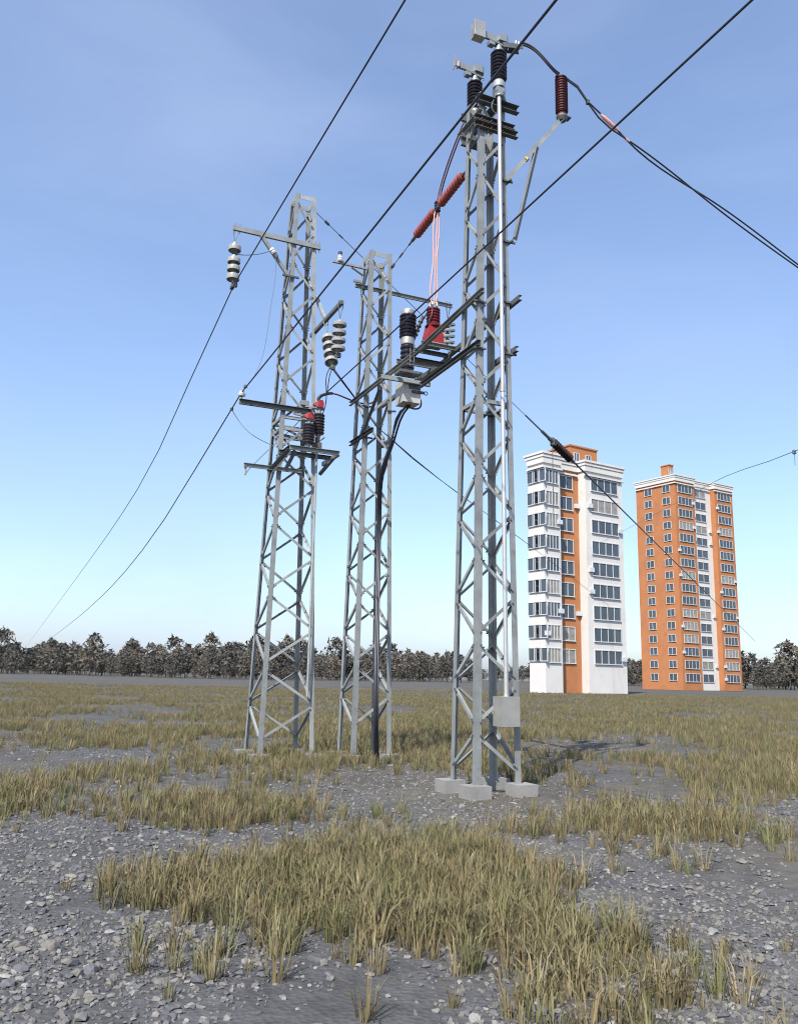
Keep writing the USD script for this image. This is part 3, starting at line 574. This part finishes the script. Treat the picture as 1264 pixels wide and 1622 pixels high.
# copper leads and dark red cables from far switch post down to the transformer
k0 = V3(b2[0], b2[1], b2[2] - .02) - U * .1; clampP = on_line(692) - Vd * .02 + Z * .05
T = Thing('copper_leads', 'three pale copper wires hanging from the clamp by red insulators to the transformer', 'wire', clampP)
for k, dx in enumerate((-.045, .005, .04)):
    a_ = clampP + U * dx * .3; e_ = rtop + U * dx * .9
    mb = MB(); mb.tube(spline([a_, a_ * .72 + e_ * .28 + U * dx * .9, a_ * .4 + e_ * .6 + U * dx * .25, a_ * .15 + e_ * .85 + U * dx * .9, e_], 30), .0115, 6); T.part('wire', mb, 'copper', True)
T2 = Thing('dropper_cables', 'two dark red cables running from the farther switch post to the black clamp', 'cable', k0)
for s_ in (-1, 1):
    mb = MB(); mb.tube(spline([k0, at(737, 192, k0[1]), at(714, 250, (k0[1] + clampP[1]) / 2), clampP], 30) + U * s_ * .022, .0135, 8); T2.part('strand', mb, 'red_cable', True)
mb = MB()
for k in range(4): mb.box(clampP + Z * (.06 - .055 * k), .1, .07, .03)
mb.box(clampP - Z * .02, .05, .05, .2); T2.part('clamp', mb, 'cable')

# ------------------------------------------------------------------ steelwork and hardware of the middle tower
Tb = mid.T
pm = mid.P(0, 1, HB - .6) + Vd * .005
p_ = onU(562, 456, pm); q_ = onU(716, 482, pm); z_ = (p_[2] + q_[2]) / 2; p_[2] = q_[2] = z_
mb = MB(); mb.channel(p_, q_, .085, .05, .007, -Vd); Tb.part('crossarm', mb, 'galv')
mb = MB(); bolts(mb, [q_ - U * d for d in (.06, .14, .38)], .01, .22); Tb.part('eye_bolt', mb, 'galv_old')
mb = MB(); p2_ = onU(560, 444, mid.P(0, 1, HB)); mb.bar(p2_, p2_ + U * .28, .05, .05); Tb.part('arm_stub', mb, 'galv')
arm_end = q_
# bracket with white pin insulator on the left
pb = mid.P(-1, 0, HB - .3); pp0 = onU(574, 425, pb); pp1 = onU(527, 412, pb); pp0[2] = pp1[2] = (pp0[2] + pp1[2]) / 2
mb = MB(); mb.bar(pp0 + U * .1, pp1, .05, .045); Tb.part('side_arm', mb, 'galv')
mb = MB(); mb.bar(onU(557, 423, pb), onU(575, 436, pb), .03, .03); Tb.part('side_arm_brace', mb, 'galv_old')
ib = onU(538.5, 415, pb); ib[2] = pp0[2] + .02
T = Thing('pin_insulator', 'small white pin insulator with dark indigo cap on middle tower side arm', 'insulator', ib)
mb = MB(); mb.lathe([(0, 0), (.07, 0), (.085, .03), (.05, .06), (.065, .09), (.045, .12), (.055, .15), (0, .16)], ib, Z, 18); T.part('body', mb, 'white_glaze', 40)
mb = MB(); mb.lathe([(0, .15), (.045, .15), (.05, .22), (.035, .24), (0, .24)], ib, Z, 16); T.part('cap', mb, 'indigo', 40)

# ------------------------------------------------------------------ disc insulator strings
def disc_string(label, top, bottom, n, gap_first=False, hanger=.2, r=.13, group=None):
    """porcelain discs hung between the two points."""
    T = Thing('disc_insulator_string', label, 'insulator', top, group)
    ax = unit(bottom - top); L = np.linalg.norm(bottom - top); d0 = hanger; pitch = (L - d0 - .08) / n
    s_ = np.cross(ax, Vd); s_ = unit(s_)
    mb = MB(); mb.tube([top + U * .05 + Z * .12, top + U * .05, top + ax * (d0 - .03)], .008, 6); mb.tube([top - U * .05 + Z * .12, top - U * .05, top + ax * (d0 - .03)], .008, 6); T.part('hanger', mb, 'galv_old')
    for k in range(n):
        p = top + ax * (d0 + pitch * k)
        pr = [(0, 0), (.03, 0), (.05, pitch * .08), (.055, pitch * .24), (r * .55, pitch * .26), (r * .92, pitch * .36), (r, pitch * .44), (r, pitch * .76), (r * .96, pitch * .79), (r * .90, pitch * .74), (r * .7, pitch * .52), (r * .52, pitch * .55), (r * .45, pitch * .76), (.03, pitch * .75), (.02, pitch), (0, pitch)]
        mb = MB(); mb.lathe(pr, p, ax, 26); T.part('disc', mb, 'porcelain', 35)
    e = top + ax * (L - .08); mb = MB(); mb.cyl(e, e + ax * .08, .022, 8); mb.box(e + ax * .09, .12, .05, .05); mb.box(e + ax * .07 + U * .03, .05, .07, .09); T.part('clamp', mb, 'galv_old')
    return T
# far left string: one separate disc above, then three
Tl_ = left.T
pcr = left.P(0, -1, HL - .8) - Vd * .004
c0_ = onU(369, 359, pcr); c1_ = onU(507, 395, pcr); z_ = (c0_[2] + c1_[2]) / 2; print('left arm', c0_, c1_); c0_[2] = c1_[2] = z_
mb = MB(); mb.channel(c0_ - Vd * .06, c1_ - Vd * .06, .1, .06, .008, Vd); Tl_.part('crossarm', mb, 'galv')
mb = MB(); bolts(mb, [c1_ - U * d - Vd * .03 for d in (.03, .12)] + [c0_ + U * d - Vd * .03 for d in (.04, .14)], .009, .24); Tl_.part('u_bolt', mb, 'galv_old')
g0 = onU(413, 373, pcr - Vd * .07); g1 = onU(455, 436, pcr - Vd * .07)
mb = MB(); mb.angle(g0, g1, .07, .007, U, Vd); Tl_.part('arm_brace', mb, 'galv')
mb = MB(); mb.bar(g1 - U * .1 , g1 + U * .26, .04, .04); Tl_.part('leg_clamp', mb, 'galv_old')
hx = onU(373.5, 366, pcr - Vd * .03)
top_l = V3(hx[0], hx[1], z_ - .03)
def yz(y, p): return zat(0, y, p) if False else EYE[2] + (ray(proj(p)[0], y)[2]) * p[1] / ray(proj(p)[0], y)[1]
T = Thing('disc_insulator_string', 'grey white disc string at far left crossarm end, one disc above three', 'insulator', top_l)
mb = MB(); zt_ = yz(383, top_l)
for s_ in (-.055, .055): mb.tube([top_l + U * s_ + Z * .1, top_l + U * s_ - Z * .05, V3(top_l[0], top_l[1], zt_)], .008, 6)
T.part('hanger', mb, 'galv_old')
def disc(T, ztop, zbot, xy, r=.135):
    h_ = ztop - zbot; p = V3(xy[0], xy[1], ztop)
    pr = [(0, 0), (.03, 0), (.05, h_ * .08), (.055, h_ * .24), (r * .55, h_ * .26), (r * .92, h_ * .36), (r, h_ * .44), (r, h_ * .76), (r * .96, h_ * .79), (r * .90, h_ * .74), (r * .7, h_ * .52), (r * .52, h_ * .55), (r * .45, h_ * .76), (.03, h_ * .75), (.02, h_), (0, h_)]
    mb = MB(); mb.lathe(pr, p, -Z, 26); T.part('disc', mb, 'porcelain', 35)
disc(T, yz(383, top_l), yz(401, top_l), top_l)
mb = MB(); mb.cyl(V3(*top_l[:2], yz(401, top_l)), V3(*top_l[:2], yz(409, top_l)), .025, 8); mb.box(V3(*top_l[:2], yz(400, top_l)), .1, .05, .05); T.part('link', mb, 'galv_old')
zs = [yz(y, top_l) for y in (407, 420, 432.5, 447)]
for a_, b_ in zip(zs[:-1], zs[1:]): disc(T, a_ + .06, b_, top_l)
mb = MB(); e = V3(*top_l[:2], yz(447, top_l)); mb.cyl(e, e - Z * .07, .022, 8); mb.box(e - Z * .1, .07, .16, .06); mb.box(e - Z * .04 + U * .07, .05, .08, .09); T.part('clamp', mb, 'galv_old')
# spool on the brace and thin jumpers
sp0 = onU(432, 397, pcr - Vd * .1)
T = Thing('spool_insulator', 'small white spool insulator tied to the brace under upper left crossarm', 'insulator', sp0)
mb = MB(); ax_ = unit(g1 - g0); mb.lathe([(0, -.06), (.05, -.06), (.06, -.02), (.045, 0), (.06, .02), (.05, .06), (0, .06)], sp0, ax_, 16); T.part('body', mb, 'white_glaze', 40)
mb = MB(); mb.bar(sp0 + ax_ * .05, sp0 + ax_ * .16, .07, .07); T.part('clamp', mb, 'galv_old')
lk = V3(*top_l[:2], yz(402, top_l))
mb = MB(); mb.tube(spline([lk, (lk * .55 + sp0 * .45) - Z * .05, sp0 + Z * .02], 14), .0085, 6); single('tie_wire', mb, 'wire_thin', 'thin grey tie wire from the single top disc to the spool on the brace', 'wire', True)
jw = onV(387, 615, spl)
mb = MB(); mb.tube(spline([sp0 + U * .05, at(437, 425, sp0[1]), at(428, 492, sp0[1] - .1), at(408, 585, jw[1] + .1), jw], 40), .0055, 6); single('jumper_wire', mb, 'wire_thin', 'very thin jumper wire hanging from the spool down to the lower overhead wire', 'wire', True)
# lower left arm with spool
pcl = left.P(0, -1, zat(470, 645, left.c)) - Vd * .004
d0_ = onU(379, 632, pcl); d1_ = onU(493, 657, pcl); z_ = (d0_[2] + d1_[2]) / 2; print('lower arm', d0_, d1_); d0_[2] = d1_[2] = z_
mb = MB(); mb.channel(d0_, d1_, .11, .06, .008, -Vd); Tl_.part('crossarm', mb, 'galv_old')
ds = onV(383, 622, spl)
T = Thing('spool_insulator', 'small white spool insulator holding the middle wire at lower left arm tip', 'insulator', ds)
mb = MB(); mb.lathe([(0, -.05), (.07, -.05), (.085, -.01), (.05, .02), (.06, .05), (0, .07)], ds - Z * .02, Z, 18); T.part('body', mb, 'white_glaze', 40)
mb = MB(); mb.cyl(ds - Z * .06, V3(ds[0], ds[1], z_), .012, 8); pw = onV(389, 612, spl); pw2 = onV(367, 648, spl); mb.box(pw, .06, .07, .05); mb.box(pw2, .06, .07, .05); T.part('pin', mb, 'galv_old')
lj = left.P(-1, -1, zat(432, 705, left.P(-1, -1, 0)))
mb = MB(); mb.tube(spline([pw2, at(385, 675, pw2[1]), at(408, 694, (pw2[1] + lj[1]) / 2), lj], 30), .007, 6); single('jumper_wire', mb, 'wire_thin', 'thin jumper wire sagging from the lower overhead wire to the leftmost tower leg', 'wire', True)

# arm towards the camera with two disc strings
pe = left.P(1, 0, zat(497, 525, left.P(1, 0, 0)))
ar0 = onV(493, 532, pe + U * .005); ar1 = onV(542, 478, pe + U * .005); print('v arm', ar0, ar1)
mb = MB(); mb.bar(ar0, ar1, .07, .075); Tl_.part('crossarm', mb, 'galv_old')
mb = MB(); mb.angle(onV(494, 466, pe) + U * .08, onV(511, 512, pe) + U * .08, .07, .007, Vd, U); Tl_.part('arm_brace', mb, 'galv')
fa = (ar1 - ar0)
a1p = ar0 + fa * .5; a2p = ar0 + fa * .96
joint = onV(521, 580, pe) + U * .0
for q__, n_, lab, pxe in ((a2p, 4, 'grey white disc string at the camera end of the arm, hanging nearer', (535, 563)), (a1p, 4, 'grey white disc string midway on the arm, hanging slightly lower and behind', (526, 582))):
    e_ = onV(pxe[0], pxe[1], q__); e_[2] = min(e_[2], q__[2] - .6)
    disc_string(lab, q__ - Z * .05, e_, n_, hanger=np.linalg.norm(e_ - q__) * .27, r=.14 if q__ is a2p else .135)
    if q__ is a1p: jA = e_
# cables from the strings
cend = at(517, 628, jA[1] + .2)
T = Thing('jumper_cable', 'pair of thin dark cables dropping from disc strings to the hosed post', 'cable', jA)
for s_ in (-1, 1):
    mb = MB(); mb.tube(spline([jA + U * .02 * s_, at(520.5 + 2.5 * s_, 592, jA[1]), at(518 + 1.5 * s_, 612, jA[1] + .1), cend, at(514, 648, jA[1] + .25), at(509, 658, jA[1] + .3)], 26), .0095, 6); T.part('strand', mb, 'wire', True)
T = Thing('span_wire', 'dark wire pair running from the disc strings behind the middle tower to lower right', 'wire', jA)
farP = at(700, 762, 25.0)
for s_ in (-1, 1):
    mb = MB(); mb.tube(spline([jA + U * .02 * s_, at(535 + 2 * s_, 584, jA[1] + .15), at(562 , 624, jA[1] + 1.2) + U * .012 * s_, at(620, 697, 19.8) + U * .012 * s_, farP, at(760, 806, 34), at(860, 880, 62), at(985, 975, 150)], 50), .011, 6); T.part('strand', mb, 'wire', True)

# string behind the transformer on the middle tower arm
at_end = arm_end - U * .1
e_ = at(708, 551, at_end[1] + .25)
disc_string('grey white disc string hanging behind the red transformer from middle tower arm', at_end - Z * .04, e_, 4, hanger=.32 * np.linalg.norm(e_ - at_end) , r=.18)

# ------------------------------------------------------------------ red capped posts on the left tower platform
hL = left.w(4.6) / 2
Tp = Thing('switch_platform', 'galvanised beam frame on the leftmost tower under the red capped posts', 'platform', left.c + Z * 4.5)
pfl = left.P(0, -1, zat(487, 715, left.c)) - Vd * .45
k0_ = onU(459, 706, pfl); k1_ = onU(537, 721, pfl); k0_[2] = k1_[2] = (k0_[2] + k1_[2]) / 2
def ch(p, q, out, m='galv', h=.09, nm='beam'): mb = MB(); mb.channel(p, q, h, .055, .007, out); Tp.part(nm, mb, m)
ch(k0_, k1_, -Vd); ch(k0_ + Vd * .45 + U * -.1, k1_ + Vd * .45 , -Vd, 'galv_old')
ch(k1_ - U * .03 + Vd * .004, k1_ - U * .03 + Vd * 1.0, U, 'galv'); ch(k0_ + U * .03 + Vd * .004, k0_ + U * .03 + Vd * .9, -U, 'galv_old')
mb = MB(); mb.angle(k0_ + U * .02 - Z * .05, at(428, 748, k0_[1] + .35), .09, .008, -U, -Vd); Tp.part('strut', mb, 'galv_old')
mb = MB(); mb.angle(k0_ + U * .1 - Z * .05, at(450, 745, k0_[1] + .2), .06, .008, U, Vd); Tp.part('strut', mb, 'galv_old')
mb = MB(); mb.angle(k1_ - U * .05 + Vd * .25 - Z * .05, at(505, 752, k1_[1] + .5), .06, .008, U, Vd); Tp.part('strut', mb, 'galv_old')
mb = MB(); mb.angle(at(447, 678, left.c[1] - .1), at(480, 697, left.c[1] - .4), .05, .006, Z, Vd); Tp.part('tie_bar', mb, 'galv_old')
mb = MB(); mb.angle(at(445, 690, left.c[1] - .1), at(492, 700, left.c[1] - .5), .05, .006, Z, Vd); Tp.part('tie_bar', mb, 'galv_old')
def capped_post(label, px, ys, Y, fitting):
    """ys: rows of cap top, cap bottom, sheds top, sheds bottom, foot."""
    P = [at(px, y, Y) for y in ys]; T = Thing('capped_post', label, 'insulator', P[4], 'red capped insulator posts')
    c = lambda k: V3(P[3][0], P[3][1], P[k][2])
    mb = MB(); mb.cyl(c(4), c(3), .045); mb.lathe([(0, 0), (.06, 0), (.06, .03), (0, .03)], c(3) - Z * .03, Z, 14); T.part('foot', mb, 'cast', 40)
    T.part('insulator', sheds(c(3), c(2), .128, .105, 7, .4), 'brown_porcelain', 35)
    mb = MB(); mb.cyl(c(2), c(1), .045); mb.box(c(1) - Z * .03 - U * .02, .26, .10, .03); T.part('neck', mb, 'cast')
    h_ = P[0][2] - P[1][2]
    mb = MB(); hull = trimesh.convex.convex_hull(np.array([c(1) + U * a * .82 + Vd * b + Z * z * .9 * h_ for a, b, z in [(-.15, -.05, .2), (-.15, .05, .2), (-.15, -.05, .5), (-.15, .05, .5), (-.07, -.08, -.15), (.09, -.08, -.15), (-.07, .08, -.15), (.09, .08, -.15), (-.03, -.06, 1), (.06, -.06, 1.15), (-.03, .06, 1), (.06, .06, 1.15), (.10, -.07, .6), (.10, .07, .6)]])); mb.tm(hull); T.part('cap', mb, 'red_cap')
    return T, c(0)
YL = k0_[1] + .25
A1, t1 = capped_post('red capped dark ribbed post nearer the frame edge, with black hose on top', 504, (634, 645, 656, 688, 700), YL + .25, True)
A2, t2 = capped_post('red capped dark ribbed post left of the hosed one, standing lower', 488, (653, 663, 672, 703, 713), YL, False)
mb = MB(); fb = at(503, 706, YL + .2); mb.box(fb, .14, .14, .12); mb.box(fb - Z * .1, .06, .06, .1); A1.part('lower_bracket', mb, 'rust')
mb = MB(); mb.cyl(at(503, 700, YL + .2), at(503, 693, YL + .2), .05); mb.tube(spline([at(500, 697, YL + .2), at(510, 696, YL + .2), at(514, 692, YL + .2)], 8), .015); A1.part('clamp', mb, 'galv_old')
mb = MB(); rb0 = at(502, 712, YL + .2); mb.cyl(V3(rb0[0], rb0[1], 1.2), rb0, .024); single('operating_rod', mb, 'galv', 'thin grey rod descending below the hosed red capped post', 'rod', 40)
mb = MB(); mb.box(at(482, 639, YL + .5), .18, .14, .1); mb.box(at(480, 644, YL + .5), .24, .08, .03); mb.bar(at(480, 643, YL + .5), at(505, 645, YL + .3), .03, .03); A1.part('contact_box', mb, 'cast')
mb = MB(); mb.bar(at(466, 655, YL), at(488, 660, YL), .04, .04); mb.bar(at(466, 655, YL), at(465, 652, YL), .04, .04); A2.part('contact_arm', mb, 'galv_old')
# black hose, then red cable to the right
T = Thing('hose_cable', 'thick black hose over the red cap turning into a dark red cable going right', 'cable', t1)
hs = [t1 - Z * .03, at(505, 629, YL + .25), at(513, 625, YL + .3), at(521, 623, YL + .4), at(526, 623, YL + .5)]
mb = MB(); mb.tube(spline(hs, 18), .032, 10); T.part('hose', mb, 'cable', True)
mb = MB(); mb.tube(spline([hs[-1], at(540, 627, YL + .8), at(552, 632, YL + 1.0), at(566, 637, YL + 1.1), at(592, 636, YL + .9)], 24), .018, 8); T.part('cable', mb, 'red_cable', True)
# continuation of the third wire beyond the tower
pl = left.P(0, -1, zat(440, 738, left.c)) - Vd * .004
l0 = onU(386, 735, pl)
w4 = [onV(510, 628, e3), onV(480, 661, e3), onV(448, 692, e3), l0 + U * .04 - Z * .2]
mb = MB(); mb.tube(spline(w4, 30), .009, 6); single('overhead_wire', mb, 'wire_thin', 'thin wire going on from red capped posts through leftmost tower to lower left', 'wire', True)
# lowest left arm
pl = left.P(0, -1, zat(440, 738, left.c)) - Vd * .004
l0 = onU(386, 735, pl); l1 = onU(440, 744, pl); l0[2] = l1[2] = (l0[2] + l1[2]) / 2
mb = MB(); mb.channel(l0, l1 + U * .5, .08, .05, .007, -Vd); mb.cyl(l0 + U * .04 - Z * .03, l0 + U * .04 - Z * .2, .025, 8); Tl_.part('crossarm', mb, 'galv')

# ------------------------------------------------------------------ long stay wire from leftmost tower top to the far right
sw0 = left.P(1, -1, zat(499, 330, left.P(1, -1, 0)))
far_ = at(913, 736, 25.5); far2 = at(1010, 832, 31)
def lerp_px(px):
    t = min(np.linspace(0, 1.4, 2801), key=lambda t: abs(proj(sw0 + (far_ - sw0) * t)[0] - px)); return sw0 + (far_ - sw0) * t
T = Thing('stay_wire', 'long thin wire from leftmost tower top passing behind the other towers', 'wire', sw0)
mb = MB(); mb.tube(np.linspace(sw0, lerp_px(872), 40), .0085, 6); T.part('strand', mb, 'wire_thin', True)
for a_, b_, r_, n_ in ((515, 521, .03, 'turnbuckle'), (537, 543, .018, 'turnbuckle'), (832, 858, .022, 'wire_grip'), (858, 873, .045, 'end_fitting')):
    mb = MB(); mb.cyl(lerp_px(a_), lerp_px(b_), r_, 8); T.part(n_, mb, 'galv_old')
T = Thing('rod_insulator', 'slender dark finned rod insulator in front of the apartment block roof', 'insulator', lerp_px(890))
T.part('sheds', sheds(lerp_px(876), lerp_px(904), .135, .035, 9, .10), 'fin_brown', 40)
mb = MB(); mb.cyl(lerp_px(870), lerp_px(876), .06, 8); mb.box(lerp_px(875), .1, .1, .22); mb.cyl(lerp_px(904), lerp_px(909), .05, 8); T.part('end_fitting', mb, 'galv_old')
mb = MB(); mb.tube(np.linspace(lerp_px(908), at(1196, 1016, 160), 30), .028, 6); single('catenary_wire', mb, 'wire', 'thick dark wire running on below the slender finned insulator', 'wire', True)
q0 = lerp_px(875); mb = MB(); mb.tube([q0, V3(q0[0] , q0[1], q0[2] - 2.6)], .012, 6); single('dropper_wire', mb, 'wire_thin', 'short upright dropper wire hanging from top of the slender finned insulator', 'wire', True)
# far right wire with clamp
w0 = at(1258, 716, 30)
T = Thing('far_wire', 'thin wire with a small dark clamp entering at the right edge', 'wire', w0)
mb = MB(); mb.tube(spline([at(1400, 655, 22), at(1290, 700, 28), w0, at(1200, 736, 34), at(1110, 775, 48), at(985, 842, 90), at(900, 890, 160)], 40), .014, 6); T.part('strand', mb, 'wire_thin', True)
mb = MB(); mb.lathe([(0, -.1), (.07, -.06), (.07, .06), (0, .1)], w0, Z, 12); mb.tube([w0, w0 - Z * .5], .01, 6); T.part('clamp', mb, 'galv_old', 40)

# ------------------------------------------------------------------ loose gravel, dry grass, far wood
def ground_z(x, y): return (fbm(np.stack([x * .25, y * .25, x * 0], -1), 4, 3) - .5) * .16 - .03
def scatter(name, label, cat, meshes, m, pos, scale, smooth=False, pname='stone'):
    pi = UsdGeom.PointInstancer.Define(stage, '/World/' + name); protos = []; N = len(pos)
    for k, (v, f) in enumerate(meshes):
        protos.append(usdkit.mesh(stage, f'/World/{name}/{pname}' + (f'_{k:03d}' if k else ''), (v, f), M[m], smooth=smooth).GetPath())
    pi.CreatePrototypesRel().SetTargets(protos)
    pi.CreatePositionsAttr(Vt.Vec3fArray.FromNumpy(pos.astype(np.float32)))
    pi.CreateScalesAttr(Vt.Vec3fArray.FromNumpy(scale.astype(np.float32)))
    pi.CreateProtoIndicesAttr(Vt.IntArray.FromNumpy(rng.integers(0, len(meshes), N).astype(np.int32)))
    an = rng.random(N) * np.pi
    pi.CreateOrientationsAttr(Vt.QuathArray([Gf.Quath(float(math.cos(a)), 0, 0, float(math.sin(a))) for a in an]))
    tag(pi.GetPrim(), label, cat, kind='stuff')
stones = []
for k in range(7):
    c = rng.normal(size=(14, 3)); c /= np.linalg.norm(c, axis=1, keepdims=True)
    h = trimesh.convex.convex_hull(c * [1.2, .95, .7]); stones.append((h.vertices, h.faces))
N = 110000; yy = 2.8 + 26 * rng.random(N) ** 2.0; xx = (rng.random(N) - .5) * (yy * 1.2 + 1.5)
dens = fbm(np.stack([xx * .45, yy * .45, xx * 0], -1), 4, 21)
keep = dens + rng.normal(0, .07, N) > .40 + .010 * np.maximum(yy - 14, 0); xx, yy = xx[keep], yy[keep]; N = len(xx)
sz = np.clip(rng.lognormal(math.log(.0125), .45, N), .005, .045)
sc = sz[:, None] * rng.uniform(.75, 1.25, (N, 3))
scatter('gravel', 'grey loose gravel covering the yard around the tower feet', 'gravel', stones, 'stone', np.stack([xx, yy, ground_z(xx, yy) + sz * .25], 1), sc)
tufts = []
for k in range(5):
    mbv, mbf = [], []
    for b in range(26):
        a = rng.random() * 6.28; r = .05 * rng.random() ** .5; L = rng.uniform(.08, .26); lean = rng.uniform(.1, .9); w = .0035
        d = V3(math.cos(a), math.sin(a), 0); s_ = V3(-d[1], d[0], 0); p = d * r; n0 = len(mbv)
        mid_ = p + d * L * lean * .3 + Z * L * .6; tip = p + d * L * lean * .8 + Z * L * (1 - .35 * lean)
        mbv += [p - s_ * w, p + s_ * w, mid_ + s_ * w * .8, mid_ - s_ * w * .8, tip]; mbf += [(n0, n0+1, n0+2), (n0, n0+2, n0+3), (n0+3, n0+2, n0+4)]
    tufts.append((np.array(mbv), np.array(mbf)))
N = 90000; yy = 3.5 + 110 * rng.random(N) ** 1.6; xx = (rng.random(N) - .5) * (yy * 1.25 + 2)
dens = fbm(np.stack([xx * .28, yy * .28, xx * 0], -1), 5, 33) + np.clip((yy - 12) / 60, 0, .22)
keep = dens + rng.normal(0, .065, N) > .63 + .05 * np.clip((11 - yy) / 7, 0, 1); xx, yy = xx[keep], yy[keep]; N = len(xx)
sz = rng.uniform(.5, 1.5, N)
scatter('dry_grass', 'tufts of dry yellow grass growing through the gravel of the yard', 'grass', tufts, 'dry_grass', np.stack([xx, yy, ground_z(xx, yy) - .01], 1), np.repeat(sz[:, None], 3, 1), pname='tuft')
trees = []
for k in range(4):
    v, f = [], []
    for b in range(420):
        a = rng.random() * 6.28; h = rng.random(); rr = (.34 * math.sin(math.pi * min(1, .15 + h * .85)) + .03) * rng.random() ** .4
        p = V3(rr * math.cos(a), rr * math.sin(a), .22 + .78 * h); e1, e2 = rng.normal(size=3) * .05, rng.normal(size=3) * .05; n0 = len(v)
        v += [p, p + e1, p + e2]; f.append((n0, n0+1, n0+2))
    t = trimesh.creation.cylinder(.014, .5, sections=5); n0 = len(v); v += list(t.vertices + [0, 0, .25]); f += [tuple(q + n0) for q in t.faces]
    trees.append((np.array(v), np.array(f)))
N = 1500; an = rng.uniform(-.62, .62, N); rr = rng.uniform(330, 620, N) + 60 * np.sin(an * 9)
keep = fbm(np.stack([an * 9, rr * .004, an * 0], -1), 3, 5) > .42; an, rr = an[keep], rr[keep]; N = len(an)
h = rng.uniform(4, 12, N) + 8 * rng.random(N) ** 4; w_ = rng.uniform(.8, 1.3, N) * h
scatter('far_wood', 'far belt of brown leafless trees along the horizon', 'wood', trees, 'far_wood', np.stack([rr * np.sin(an), rr * np.cos(an), np.full(N, -.3)], 1), np.stack([w_, w_, h], 1), pname='tree')
